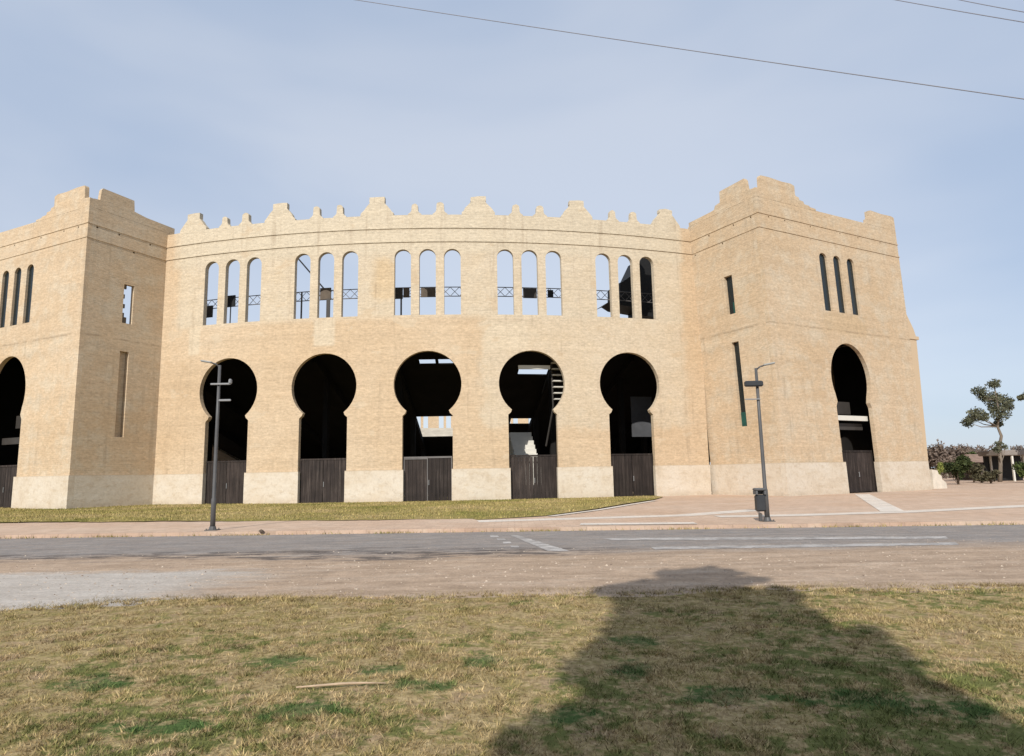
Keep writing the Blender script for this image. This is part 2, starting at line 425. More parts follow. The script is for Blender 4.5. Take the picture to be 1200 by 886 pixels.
# grass in the foreground
edge_pts = [(-60, 8.2), (-14, 8.3), (-6.66, 9.02), (-5.81, 9.41), (-4.8, 9.69), (-3.59, 9.64), (-1.83, 9.66), (-.05, 9.61), (2.31, 9.64), (6.91, 9.49), (14, 9.4), (60, 9.2)]
def edge_y(x):
    for (a, b), (c_, d) in zip(edge_pts, edge_pts[1:]):
        if a <= x <= c_: return b+(d-b)*(x-a)/(c_-a)
    return 9
def lawn_z(x, y):
    e = edge_y(x)-y
    return -.13 + .05*min(1, max(0, e/.5)) + .012*math.sin(x*1.3+y)*math.sin(y*1.7-x*.6)
pl = [(60, -25), (60, 9.2)]
x = 16.0
pl += [(30, 9.3)]
while x > -16:
    pl.append((x, edge_y(x)+wob(x, .075))); x -= .12
pl += [(-30, 8.2), (-60, 8.2), (-60, -25)]
sheet('foreground_grass', pl, -.1, M_grass, grid=.8, zf=lawn_z)

def blades(name, n, sampler, zfun, hmin, hmax, w, mat, lean=.9):
    P = sampler(n); n = len(P)
    z = np.array([zfun(a, b) for a, b in P])
    ang = rng.uniform(0, 2*np.pi, n); h = rng.uniform(hmin, hmax, n)*rng.uniform(.6, 1.2, n)
    la = rng.uniform(0, 2*np.pi, n); ll = h*rng.uniform(.1, lean, n)
    V = np.zeros((n, 3, 3), np.float32)
    ww = w*rng.uniform(.6, 1.4, n)
    V[:, 0, 0] = P[:, 0]-np.cos(ang)*ww; V[:, 0, 1] = P[:, 1]-np.sin(ang)*ww; V[:, 0, 2] = z-.01
    V[:, 1, 0] = P[:, 0]+np.cos(ang)*ww; V[:, 1, 1] = P[:, 1]+np.sin(ang)*ww; V[:, 1, 2] = z-.01
    V[:, 2, 0] = P[:, 0]+np.cos(la)*ll; V[:, 2, 1] = P[:, 1]+np.sin(la)*ll; V[:, 2, 2] = z+h
    return tri_mesh(name, V.reshape(-1, 3), 3, mat, np.repeat(rng.uniform(0, 1, n), 3))
def tri_mesh(name, V, k, mat, tone, parent=None):
    me = bpy.data.meshes.new(name); nv = len(V); nf = nv//k
    me.vertices.add(nv); me.vertices.foreach_set('co', np.asarray(V, np.float32).ravel())
    me.loops.add(nv); me.loops.foreach_set('vertex_index', np.arange(nv, dtype=np.int32))
    me.polygons.add(nf); me.polygons.foreach_set('loop_start', np.arange(0, nv, k, dtype=np.int32))
    me.polygons.foreach_set('loop_total', np.full(nf, k, np.int32))
    me.update(calc_edges=True)
    at_ = me.attributes.new('tone', 'FLOAT', 'POINT'); at_.data.foreach_set('value', np.asarray(tone, np.float32))
    me.materials.append(mat)
    o = bpy.data.objects.new(name, me); C.objects.link(o)
    if parent: o.parent = parent
    return o
def samp_front(n):
    y = 2.6+7.3*rng.uniform(0, 1, n)**1.25
    x = rng.uniform(-1, 1, n)*(2.0+y*.95)
    # clumping
    keep = rng.uniform(0, 1, n) < .55+.45*np.sin(x*5.1+1.7*np.sin(y*3.3))*np.sin(y*6.3+2*np.sin(x*2.1))
    x, y = x[keep], y[keep]
    ed = np.array([edge_y(a)+wob(a, .085)+.03 for a in x])
    k = y < ed
    return np.stack([x[k], y[k]], 1)
def tussocks(name, nc, per, mat):
    cpos = samp_front(nc); ne = 500
    ex_ = rng.uniform(-10, 12, ne); ey_ = np.array([edge_y(a)+wob(a, .08) for a in ex_])-np.abs(rng.normal(0, .12, ne))+.03
    cpos = np.concatenate([cpos, np.stack([ex_, ey_], 1)]); n = len(cpos)*per
    ct = np.clip(rng.normal(.5, .26, len(cpos)), 0, 1); cs = rng.uniform(.5, 1.35, len(cpos)); ct[-ne:] *= .55; cs[-ne:] *= 1.7
    cr = rng.uniform(.02, .07, len(cpos))
    k = np.repeat(np.arange(len(cpos)), per)
    off = rng.normal(size=(n, 2))*cr[k][:, None]
    P = cpos[k]+off
    z = np.array([lawn_z(a, b) for a, b in P])
    h = rng.uniform(.012, .036, n)*cs[k]
    ww = rng.uniform(.0025, .0065, n); ang = rng.uniform(0, 2*np.pi, n)
    lean = off/np.maximum(np.linalg.norm(off, axis=1)[:, None], 1e-6)*(h*rng.uniform(.4, 2.0, n))[:, None]+rng.normal(size=(n, 2))*.008
    V = np.zeros((n, 3, 3), np.float32)
    V[:, 0, 0] = P[:, 0]-np.cos(ang)*ww; V[:, 0, 1] = P[:, 1]-np.sin(ang)*ww; V[:, 0, 2] = z-.01
    V[:, 1, 0] = P[:, 0]+np.cos(ang)*ww; V[:, 1, 1] = P[:, 1]+np.sin(ang)*ww; V[:, 1, 2] = z-.01
    V[:, 2, 0] = P[:, 0]+lean[:, 0]; V[:, 2, 1] = P[:, 1]+lean[:, 1]; V[:, 2, 2] = z+h
    t = np.clip(ct[k]+rng.normal(0, .16, n), 0, 1)
    return tri_mesh(name, V.reshape(-1, 3), 3, mat, np.repeat(t, 3))
tag(tussocks('grass', 26000, 24, M_blade), kind='stuff')

# lawn in front of the ring
le = [at(560, 609.5), at(640, 605), at(700, 597), at(735, 591), at(765, 586.5)]
pl = [(-80, 27)]
for i in range(180):
    x = -40+i*(le[0].x+40)/180
    y = 26.0+(x+19.5)*(23.6-26.0)/(15.0) if x < -4.5 else 23.6
    pl.append((x, y+wob(x*.8, .10)))
pl += [(q.x, q.y) for q in le] + [(8.6, 39.5), (8.6, 47), (-80, 60)]
def lz(x, y): return .012+.03*max(0, min(1, (y-24)/2.0))+.012*math.sin(x*.9)*math.sin(y*1.1)
lawn = sheet('ring_lawn', pl, .02, M_lawn, grid=1.2, zf=lz)
def samp_back(n):
    x = rng.uniform(-34, 8, n); y = rng.uniform(23, 42, n)
    k = np.array([inside((a, b-.12), pl) and (a+6.04)**2+(b-89.4)**2 > 50.3**2 for a, b in zip(x, y)])
    return np.stack([x[k], y[k]], 1)
tag(blades('lawn_grass', 60000, samp_back, lz, .03, .09, .015, M_lawnblade), kind='stuff')

# pale bands in the paving and worn road paint
def strip(name, pts, w, z, mat, parent=None):
    pts = [Vector((p.x, p.y, 0)) for p in pts]; v = []; f = []
    for i, p in enumerate(pts):
        d = (pts[min(i+1, len(pts)-1)]-pts[max(0, i-1)]).normalized(); nrm = Vector((-d.y, d.x, 0))
        v += [(*(p+nrm*w/2).xy, z), (*(p-nrm*w/2).xy, z)]
    for i in range(len(pts)-1): f.append((2*i, 2*i+1, 2*i+3, 2*i+2))
    o = mesh_obj(name, v, f, mat, parent)
    if not parent: o['kind'] = 'structure'
    return o
strip('paving_band', [at(560, 611), at(700, 607), at(800, 604), at(888, 597.5)], .9, .004, M_strip)
strip('paving_band', [at(840, 605.5), at(930, 604), at(1060, 600), at(1200, 593), at(1320, 588)], .9, .008, M_strip)
strip('paving_band', [at(1010, 579.3), at(1047, 600)], .75, .012, M_strip)
strip('paving_band', [at(680, 614.6), at(745, 614.2), at(815, 613.4)], .7, .016, M_strip)
strip('paving_band', [at(645, 605.5), at(703, 597.8), at(738, 591.8), at(768, 587)], .3, .020, M_strip)
rz = -.1
q = [at(*p, rz) for p in ((605, 627.5), (630, 627.5), (668, 646), (640, 646))]
def mk(q, n=140, jit=.03):
    """painted patch with frayed long edges: q = far left, far right, near right, near left"""
    v = []; f = []
    for i in range(n+1):
        a = q[0].lerp(q[1], i/n); b = q[3].lerp(q[2], i/n)
        d = (b-a); L = max(d.length, .01); k = min(jit/L, .22)
        a2 = a+d*random.uniform(-k, k); b2 = b-d*random.uniform(-k, k)
        v += [(a2.x, a2.y, rz+.005), (b2.x, b2.y, rz+.005)]
    for i in range(n): f.append((2*i, 2*i+1, 2*i+3, 2*i+2))
    return tag(mesh_obj('road_marking', v, f, M_mark), kind='structure')
q = [at(*p, rz) for p in ((605, 627.5), (668, 646), (640, 646), (592, 627.5))]
mk([at(607, 627.5, rz), at(668, 646, rz), at(642, 646, rz), at(598, 627.5, rz)])
mk([at(*p, rz) for p in ((705, 630.8), (1108, 628.8), (1112, 631.4), (720, 633.6))], 200, .035)
mk([at(*p, rz) for p in ((762, 641.2), (1120, 635.8), (1124, 638.6), (768, 644.2))], 200, .035)
for (x_, y_) in ((578, 628.5), (586, 632), (593, 636), (602, 640.5)):
    mk([at(*p, rz) for p in ((x_-4, y_-1), (x_+5, y_-1), (x_+7, y_+1.2), (x_-3, y_+1.2))], 4)

def pebbles(n):
    x = rng.uniform(-16, 16, n); y = rng.uniform(9.0, 15.2, n)
    k = (y > np.array([edge_y(a) for a in x])-.05) & (rng.uniform(0, 1, n) < np.where(y > 13.2, .25, 1.0))
    x, y = x[k], y[k]; n = len(x); rr = .006+.022*rng.uniform(0, 1, n)**4
    a = rng.uniform(0, 6.28, n); V = np.zeros((n, 4, 3))
    for i in range(3):
        V[:, i, 0] = x+rr*rng.uniform(.7, 1.3, n)*np.cos(a+i*2.09); V[:, i, 1] = y+rr*rng.uniform(.7, 1.3, n)*np.sin(a+i*2.09); V[:, i, 2] = -.101
    V[:, 3, 0] = x; V[:, 3, 1] = y; V[:, 3, 2] = -.1+rr*rng.uniform(.4, .9, n)
    T = V[:, [0, 1, 3, 1, 2, 3, 2, 0, 3]].reshape(-1, 3)
    return tri_mesh('gravel', T, 3, leaf_mat('gravel stones', (.20, .15, .11), (.50, .42, .33)), np.repeat(rng.uniform(0, 1, n), 9))
tag(pebbles(9000), kind='stuff')
def samp_kerb(n):
    x = rng.uniform(-18, 18, n); k = rng.uniform(0, 1, n) < .25+.75*(np.sin(x*2.3)*np.sin(x*.71+1) > .25)
    x = x[k]; return np.stack([x, 19.25-.05*x-np.abs(rng.normal(0, .05, len(x)))], 1)
tag(blades('gutter_grass', 2600, samp_kerb, lambda x, y: -.1, .03, .11, .010, M_lawnblade), kind='stuff')

# ------------------------------------------------------------------ the bullring
RC = Vector((-6.04, 89.4, 0)); RR = 50.0; PH = .0210103; DA = R_(7.122)
bull = tag(empty('bullring', (RC.x, RC.y, 0)), 'round tan brick bullring with keyhole gates, arched windows and two crested entrance towers', 'bullring')
def put(o):   # child meshes are modelled in world space
    o.parent = bull; o.matrix_parent_inverse = Matrix.Translation((-RC.x, -RC.y, 0)); return o
def ringmap(s, z, d):
    a = PH+s/RR; r = RR-d
    return Vector((RC.x+r*math.sin(a), RC.y-r*math.cos(a), z))
WT = .30; PZ = 17.3; B = DA*RR
def arc(cx, cz, rx, rz_, a0, a1, n):
    return [(cx+rx*math.cos(a0+(a1-a0)*i/n), cz+rz_*math.sin(a0+(a1-a0)*i/n)) for i in range(n+1)]
def keyhole(c, jam=1.47, neck=1.25, r=2.0, cz=6.84):
    a0 = -math.acos(neck/r); 
    L = [(c+jam, 0), (c+jam, 4.98), (c+neck+.06, 5.12)] + arc(c, cz, r, r, a0, math.pi-a0, 36) + [(c-neck-.06, 5.12), (c-jam, 4.98), (c-jam, 0)]
    return L
def slimwin(c, w=.5, z0=11.03, zs=14.62):
    return [(c-w, z0), (c+w, z0)] + arc(c, zs, w, w, 0, math.pi, 14)
def bay(c, edge0=None, edge1=None, top=PZ):
    e0 = c-B/2 if edge0 is None else edge0; e1 = c+B/2 if edge1 is None else edge1
    holes = [keyhole(c)] + [slimwin(c+k) for k in (-1.5, 0, 1.5)]
    return panel([(e0, -.3), (e1, -.3), (e1, top), (e0, top)], holes, WT, ringmap, 1.0)
J = R_(20.35)*RR
acc = Acc()
for i in range(-2, 3):
    acc.add(bay(i*B, -J if i == -2 else None, J if i == 2 else None))
nfar = 41; s0 = R_(34.6)*RR; span = (2*math.pi*RR-2*s0)/nfar
far = Acc()
for i in range(nfar):
    c = s0+span*(i+.5)
    far.add(bay(c, c-span/2, c+span/2))
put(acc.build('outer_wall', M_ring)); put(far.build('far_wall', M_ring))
# plinth in pieces between the gates
pa = Acc()
cuts = [(-J, -2*B-1.40)] + [(i*B+1.40, (i+1)*B-1.40) for i in range(-2, 2)] + [(2*B+1.40, J)]
for a, b in cuts: put(Acc().add(panel([(a, -.3), (b, -.3), (b, 1.86), (a, 1.86)], [], .36, ringmap, 1.0, 0, -.09)).build('plinth', M_plinth))
for (z0, z1, pr) in ((15.57, 15.65, .045), (16.43, 16.50, .045)):
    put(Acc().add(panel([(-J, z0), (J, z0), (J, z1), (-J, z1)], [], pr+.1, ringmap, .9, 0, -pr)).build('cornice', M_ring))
# battlements: one stepped crest over every pier, two small merlons over every bay
def prism(profile, c, name, z0=PZ, d0=.0, th=WT, uo=0):
    put(Acc().add(panel([(c+x, z0+z) for x, z in profile], [], th, ringmap, 0, uo, d0)).build(name, M_ring))
for i in range(6):
    j = lambda a: random.uniform(-a, a)
    prism([(-1.02, -.02), (1.02, -.02), (1.02, .14+j(.04)), (.92+j(.05), .24), (.80, .44+j(.05)), (.62, .64), (.47, .80), (.45+j(.03), .88), (.48, .90), (.47, 1.16+j(.05)), (.10+j(.1), 1.20), (-.46, 1.15+j(.05)), (-.48, .90), (-.45, .88), (-.47, .80), (-.63, .62), (-.80, .42+j(.05)), (-.92+j(.05), .24), (-1.02, .14+j(.04))], (i-2.5)*B, 'crest')
for i in range(-2, 3):
    for k in (-.74, .74):
        w = .20+random.uniform(-.02, .03); h = .74+random.uniform(-.07, .06)
        prism([(-w-.24, -.02), (w+.24, -.02), (w+.22, .06), (w+.08, .16), (w+.02, .26), (w, h-.1), (w-.07, h-.02), (0, h+.03), (-w+.03, h+random.uniform(-.06, .0)), (-w, h-.12), (-w-.02, .26), (-w-.1, .15), (-w-.22, .06)], i*B+k+random.uniform(-.05, .05), 'merlon')

# gates of dark planks in the keyholes
def gate(c, fmap, hw, ztop, d, par, light=False, name='gate'):
    def bx(s0, s1, z0, z1, d0, d1):
        L = []
        for dd in (d0, d1):
            L += [fmap(s0, z0, dd), fmap(s1, z0, dd), fmap(s1, z1, dd), fmap(s0, z1, dd)]
        return L, [(0, 1, 2, 3), (7, 6, 5, 4), (0, 4, 5, 1), (1, 5, 6, 2), (2, 6, 7, 3), (3, 7, 4, 0)]
    m = MB()
    m.add(*bx(c-hw, c+hw, ztop-.10, ztop, d-.03, d+.05)); m.add(*bx(c-hw, c-hw+.06, .02, ztop-.1, d-.03, d+.05)); m.add(*bx(c+hw-.06, c+hw, .02, ztop-.1, d-.03, d+.05))
    fr = m.build(name, M_rail if light else M_gate)
    kids = []
    for sgn in (-1, 1):
        a = c+(-hw+.07 if sgn < 0 else .012); b = c+(-.012 if sgn < 0 else hw-.07)
        m = MB(); n = 6; w = (b-a)/n
        for i in range(n):
            m.add(*bx(a+i*w+.006, a+(i+1)*w-.006, .05, ztop-.11, d+random.uniform(0, .012), d+.045))
        m.add(*bx(a, b, .3, .42, d+.046, d+.08)); m.add(*bx(a, b, ztop-.5, ztop-.38, d+.046, d+.08))
        kids.append(m.build('gate_leaf', M_gate))
        if sgn > 0:
            h = MB(); h.add(*bx(a+.03, a+.06, .95, 1.25, d-.05, d-.02)); h.add(*bx(a+.03, a+.06, .96, 1.0, d-.02, d+.005)); h.add(*bx(a+.03, a+.06, 1.2, 1.24, d-.02, d+.005))
            kids.append(h.build('handle', M_polelt))
    if light:
        m = MB(); m.add(*bx(c-.05, c-.0, .02, ztop, d-.04, d-.012)); m.add(*bx(c-hw, c-.05, ztop-.16, ztop-.11, d-.04, d-.012)); kids.append(m.build('edge_strip', M_rail))
    return fr, kids
for i in range(-2, 3):
    fr, kids = gate(i*B, ringmap, 1.42, 2.6, .22, None, light=(i == 0))
    put(fr)
    for k in kids: k.parent = fr

# seating stand behind the wall: flat walkway, raked slab with gaps, inner wall
def conemap(s, t, d):
    a = PH+s/RR; r = RR-3-t
    return Vector((RC.x+r*math.sin(a), RC.y-r*math.cos(a), 10.95-.5*t-d*.9))
def flatmap(s, t, d):
    a = PH+s/RR; r = RR-t
    return Vector((RC.x+r*math.sin(a), RC.y-r*math.cos(a), 10.9-d))
rect = lambda a, b, c_, d: [(a, c_), (b, c_), (b, d), (a, d)]
S1 = R_(40)*RR
holes = [rect(-1.4, -.14, 3.05, 3.55), rect(.1, 1.7, 3.05, 3.55), rect(6.6, 9.1, 4.1, 4.75),
         rect(-3.1, 1.2, 9.7, 12.6), rect(7.0, 9.4, 10.1, 10.9), rect(7.2, 8.2, 12.3, 13.0)]
st = Acc()
st.add(panel(rect(-S1, S1, 0, 17), holes, .08, conemap, 2.0))
st.add(panel(rect(-S1, S1, .302, 3.0), [], .3, flatmap, 2.0))
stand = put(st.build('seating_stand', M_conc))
fs = Acc(); n = 60
fs.add(panel(rect(S1, 2*math.pi*RR-S1, 0, 17), [], .3, conemap, 4.0)); 
fs.add(panel(rect(S1, 2*math.pi*RR-S1, .45, 3.0), [], .3, flatmap, 4.0))
put(fs.build('far_stand', M_stand))
iw = Acc(); iw.add(panel(rect(0, 2*math.pi*RR-.01, -.1, 2.5), [], .3, lambda s, z, d: Vector((RC.x+(30.2-d)*math.sin(s/RR), RC.y-(30.2-d)*math.cos(s/RR), z)), 3.0))
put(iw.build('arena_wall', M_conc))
for i in range(-5, 6):   # raker columns and beams under the stand
    s = (i+.5)*B
    Mz = Matrix.Rotation(PH+s/RR, 3, 'Z')
    for t in (4.2, 9.0, 13.5):
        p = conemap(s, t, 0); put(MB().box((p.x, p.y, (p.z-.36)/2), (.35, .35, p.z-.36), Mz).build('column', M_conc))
    a, b = conemap(s, 2.2, .45), conemap(s, 16.5, .45); m = (a+b)/2
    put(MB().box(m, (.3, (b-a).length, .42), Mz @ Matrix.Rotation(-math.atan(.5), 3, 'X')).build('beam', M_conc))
# stair with open treads and sloping flight seen through the fourth gate
mb = MB()
for k in range(7):
    p = conemap(9.35, 3.5, 0); s = 9.0+0.0*k
    q_ = ringmap(8.45+.02*k, 8.35-.38*k, 1.6); mb.box(q_, (1.25, .30, .07), Matrix.Rotation(PH+s/RR, 3, 'Z'))
stair = put(mb.build('stair', M_whitebeam))
mb = MB(); mb.tube([ringmap(7.85, 8.6, 1.8), ringmap(7.9, 5.6, 1.8), ringmap(7.5, 3.2, 2.4)], .06, 6); mb.tube([ringmap(9.1, 8.6, 1.8), ringmap(9.2, 2.6, 1.8)], .06, 6)
o = mb.build('stringer', M_steel); o.parent = stair; o.matrix_parent_inverse = stair.matrix_parent_inverse.copy(); o.matrix_parent_inverse = Matrix.Identity(4)
mb = MB()
for k in range(9):
    p = ringmap(6.45, 1.9+.30*k, 3.0+.42*k); mb.box((p.x, p.y, p.z/2), (1.5, .43, p.z), Matrix.Rotation(PH+6.2/RR, 3, 'Z'))
put(mb.build('stair_flight', M_whitebeam))
p = ringmap(16.0, 5.3, 5.0); put(MB().box(p, (1.6, .08, 2.8), Matrix.Rotation(PH+13/RR, 3, 'Z')).build('partition_panel', M_dimpanel))
# steel beams just under the walkway
mb = MB(); p = ringmap(6.6, 8.02, 1.3); mb.box(p, (2.0, .12, .24), Matrix.Rotation(PH+6.5/RR, 3, 'Z')); put(mb.build('beam', M_whitebeam))

# guard rail on the walkway
mb = MB()
def bar(a, b, r=.028): mb.tube([a, b], r, 5)
ds = 2.6; s = -18.6
zA, zB = 12.86, 13.46
while s < 18.5:
    s2 = s+.62
    for z_ in (zA, zB): bar(ringmap(s, z_, ds), ringmap(s2, z_, ds), .03)
    bar(ringmap(s, zA, ds), ringmap(s2, zB, ds), .018); bar(ringmap(s, zB, ds), ringmap(s2, zA, ds), .018)
    s = s2
for i in range(-3, 4):
    s = i*B-2.07 + (0 if i != -1 else -.75); bar(ringmap(s, 11, ds), ringmap(s, zB, ds), .06 if i in (0, -1) else .04)
rail = put(mb.build('guard_rail', M_rail))
o = MB().tube([ringmap(-10.2, 16.5, 3.2), ringmap(-7.2, 13.3, 2.8)], .05, 5).build('stay_rod', M_rail); o.parent = rail
def board(s0, s1, z0, z1, d, mat, nm='board'):
    o = Acc().add(panel(rect(s0, s1, z0, z1), [], .08, ringmap, .5, 0, d)).build(nm, mat); o.parent = rail; return o
board(-7.66, -6.9, 12.85, 13.62, 2.5, M_board); board(-7.2, -6.95, 11.4, 12.9, 2.5, M_steel)
board(-2.56, -1.95, 12.72, 13.44, 2.5, M_steel); board(-1.9, -1.5, 12.80, 13.42, 2.5, M_board)
board(-.72, .26, 12.80, 13.40, 2.5, M_board); board(6.2, 7.14, 12.76, 13.40, 2.5, M_steel); board(7.92, 8.3, 12.83, 13.33, 2.5, M_black)
board(-16.6, -15.95, 12.25, 13.05, 2.5, M_steel); board(-14.8, -14.1, 12.85, 13.6, 2.5, M_black)
# dark stair housing behind the last windows
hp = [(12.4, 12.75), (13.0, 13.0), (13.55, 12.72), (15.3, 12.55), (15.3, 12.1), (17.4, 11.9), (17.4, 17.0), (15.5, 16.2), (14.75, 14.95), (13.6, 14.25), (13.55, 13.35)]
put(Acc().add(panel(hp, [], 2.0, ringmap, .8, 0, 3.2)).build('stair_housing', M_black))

# ------------------------------------------------------------------ entrance towers
def tower(Cx, Cy, ang, side, k, uo):
    ca, sa = math.cos(ang), math.sin(ang)
    u = Vector((ca, sa, 0))*side; v = Vector((-sa, ca, 0)); o0 = Vector((Cx, Cy, 0)); ez = Vector((0, 0, 1))
    W = 13.4; D = 5.7; T = .26; top = 17.45; mid = 6.75
    F = lambda s, z, d: o0+u*(s-k*z)+v*d+ez*z
    L = lambda s, z, d: o0+u*(d-k*z)+v*s+ez*z
    Rr = lambda s, z, d: o0+u*(W-d-k*z)+v*s+ez*z
    wall = Acc()
    arch = [(mid+1.70, 0), (mid+1.70, 5.2), (mid+1.55, 5.5)] + arc(mid, 6.95, 1.86, 2.2, -math.acos(1.55/1.86), math.pi+math.acos(1.55/1.86), 36)[1:-1] + [(mid-1.55, 5.5), (mid-1.70, 5.2), (mid-1.70, 0)]
    wins = [slimwin(mid+q, .36, 11.08, 14.40) for q in (-1.32, 0, 1.32)]
    wall.add(panel([(0, -.3), (W, -.3), (W, top), (0, top)], [arch]+wins+[rect(a-.05, a+.05, 16.26, 16.36) for a in (.9, 2.3, 4.6, 7.4, 9.2, 11.5)], T, F, 1.2, uo))
    slit_u = rect(2.42, 3.06, 10.95, 13.35); slit_l = rect(2.42, 2.98, 4.08, 9.22)
    wall.add(panel([(T, -.3), (D, -.3), (D, top), (T, top)], [slit_u, slit_l]+[rect(a-.055, a+.055, z_, z_+.12) for a, z_ in ((.55, 16.26), (1.9, 16.24), (3.95, 16.24), (5.3, 15.36), (2.9, 15.4))], T, L, 1.2, uo+100))
    wall.add(panel([(T, -.3), (D+1.5, -.3), (D+1.5, top), (T, top)], [], T, Rr, 1.2, uo+130))
    t = put(wall.build('entrance_tower', M_pav))
    def kid(o): o.parent = t; o.matrix_parent_inverse = Matrix.Identity(4); return o
    # plinth
    P1 = Acc().add(panel(rect(-.09, mid-1.58, -.3, 1.86), [], .34, F, 1.5, uo, -.09)); P1.add(panel(rect(.252, D, -.3, 1.86), [], .12, L, 1.5, uo+100, -.09)); kid(P1.build('plinth', M_plinth))
    P2 = Acc().add(panel(rect(mid+1.58, W+.09, -.3, 1.86), [], .34, F, 1.5, uo, -.09)); P2.add(panel(rect(.252, D+1.5, -.3, 1.86), [], .12, Rr, 1.5, uo+130, -.09)); kid(P2.build('plinth', M_plinth))
    for z0, z1 in ((15.56, 15.63), (16.43, 16.49)):
        c = Acc().add(panel(rect(-.035, W+.035, z0, z1), [], .10, F, 2, uo, -.035)); c.add(panel(rect(.067, D, z0, z1), [], .10, L, 2, uo+100, -.035)); c.add(panel(rect(.067, D+1.5, z0, z1), [], .10, Rr, 2, uo+130, -.035))
        kid(c.build('cornice', M_pav))
    # stepped corner merlons, an arm on each face with a notch at the corner
    z = top-.02
    arm = [(0, z), (5.3, z), (5.28, z+.14), (4.75, z+.17), (4.7, z+.24), (4.25, z+.27), (4.2, z+.42), (3.85, z+.46), (3.8, z+.62), (3.56, z+.65), (3.50, z+.72), (3.52, z+1.30), (3.2, z+1.39), (2.4, z+1.36), (1.3, z+1.42), (.60, z+1.40), (.54, z+1.30), (.50, z+.60), (0, z+.54)]
    kid(Acc().add(panel(arm, [], .25, F, 0, uo)).build('corner_merlon', M_pav))
    arm2 = [(.252, z), (5.6, z), (5.6, z+(.28 if side > 0 else .46)), (3.6, z+(.32 if side > 0 else .52)), (3.3, z+(.36 if side > 0 else .56)), (3.2, z+.58), (2.78, z+.64), (2.72, z+1.33), (.75, z+1.38), (.66, z+1.25), (.60, z+.60), (.252, z+.56)]
    kid(Acc().add(panel(arm2, [], .25, L, 0, uo+100)).build('corner_merlon', M_pav))
    arm3 = [(W-3.3, z), (W, z), (W, z+.93), (W-.3, z+1.0), (W-1.4, z+.97), (W-2.5, z+1.03), (W-2.78, z+.95), (W-2.8, z+.42), (W-3.0, z+.38), (W-3.05, z+.1)]
    kid(Acc().add(panel(arm3, [], T, F, 0, uo)).build('corner_merlon', M_pav))
    arm4 = [(T+.02, z), (3.0, z), (2.9, z+.4), (2.6, z+.95), (T+.02, z+.98)]
    kid(Acc().add(panel(arm4, [], T, Rr, 0, uo+130)).build('corner_merlon', M_pav))
    for q in (-1.32, 0, 1.32):
        kid(Acc().add(panel(rect(mid+q-.44, mid+q+.44, 11.0, 14.95), [], .03, F, 0, 0, .14)).build('window_pane', M_pane))
    for mm in (L, Rr): kid(Acc().add(panel(rect(T+.05, D+(0 if mm is L else 1.5), 0, 10.2), [slit_u, slit_l] if mm is L else [], .05, mm, 0, 0, T+.02)).build('dark_lining', M_conc))  # near-black lining added so the gate room looks unlit
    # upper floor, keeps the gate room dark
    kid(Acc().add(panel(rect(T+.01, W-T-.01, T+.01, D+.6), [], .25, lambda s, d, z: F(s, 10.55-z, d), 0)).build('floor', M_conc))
    gf, kids = gate(mid, F, 1.55, 2.56, .30, None)
    kid(gf)
    for q in kids:   # gate leaves count as sub-parts of the tower
        kid(q)
    if side > 0: kid(Acc().add(panel(rect(mid-1.75, mid+1.75, 4.40, 4.70), [], .18, F, 0, 0, .42)).build('lintel_beam', M_whitebeam))
    kid(Acc().add(panel(rect(mid-1.7, mid+1.7, 3.85, 4.25), [], .08, F, 0, 0, .8)).build('cross_board', M_steel))
    kid(Acc().add(panel(rect(mid-1.7, mid+1.7, 4.9, 5.7), [], .08, F, 0, 0, 1.5)).build('cross_board', M_steel))
    if side > 0:
        kid(Acc().add(panel(rect(2.2, 3.2, 10.9, 13.4), [], .03, L, 0, 0, .22)).build('window_pane', M_pane))
        kid(Acc().add(panel(rect(2.43, 2.72, 10.97, 11.7), [], .02, L, 0, 0, .19)).build('green_screen', M_teal))
        kid(Acc().add(panel(rect(2.2, 3.2, 4.0, 9.3), [], .03, L, 0, 0, .22)).build('window_pane', M_pane))
        kid(Acc().add(panel(rect(2.32, 3.0, 4.1, 4.95), [], .02, L, 0, 0, .19)).build('green_screen', M_teal))
        # buttress behind the far end
        b = MB(); 
        B2 = lambda s, z_, d: o0+u*s+v*d+ez*z_
        def pr(poly, d0, d1): 
            n_ = len(poly); vv = [B2(a, c_, d0) for a, c_ in poly]+[B2(a, c_, d1) for a, c_ in poly]
            b.add(vv, [tuple(range(n_)), tuple(range(2*n_-1, n_-1, -1))]+[(i, i+n_, (i+1) % n_+n_, (i+1) % n_) for i in range(n_)])
        pr([(W-1.2, -.2), (W+.30, -.2), (W+.42, 10.2), (W+.20, 10.75), (W-.10, 11.2), (W-.45, 11.75), (W-1.2, 12.2)], .10, 1.5)
        pr([(W-.45, 10.0), (W+.62, 10.0), (W+.62, 10.22), (W-.45, 10.22)], .04, 1.56)
        bo = b.build('buttress', M_pav); kid(bo)
    else:
        kid(Acc().add(panel(rect(2.2, 3.12, 4.0, 9.3), [], .1, L, 0, uo+100, .28)).build('blind_niche', M_pav))
        for z0, z1, dd in ((10.95, 11.35, .36), (11.35, 11.6, .2), (11.9, 12.15, .22), (12.5, 12.75, .18), (13.1, 13.34, .26)):  # toothed jamb bricks, coloured dark brown to stand in for their shade
            kid(Acc().add(panel(rect(2.30, 2.42+dd, z0, z1), [], .10, L, 0, uo+100, .15)).build('shaded_broken_brick', M_board))
    return t
tower(15.3, 38.2, R_(28.4), 1, .05, 200)
tower(-24.5, 37.5, R_(-26), -1, 0.0, 300)

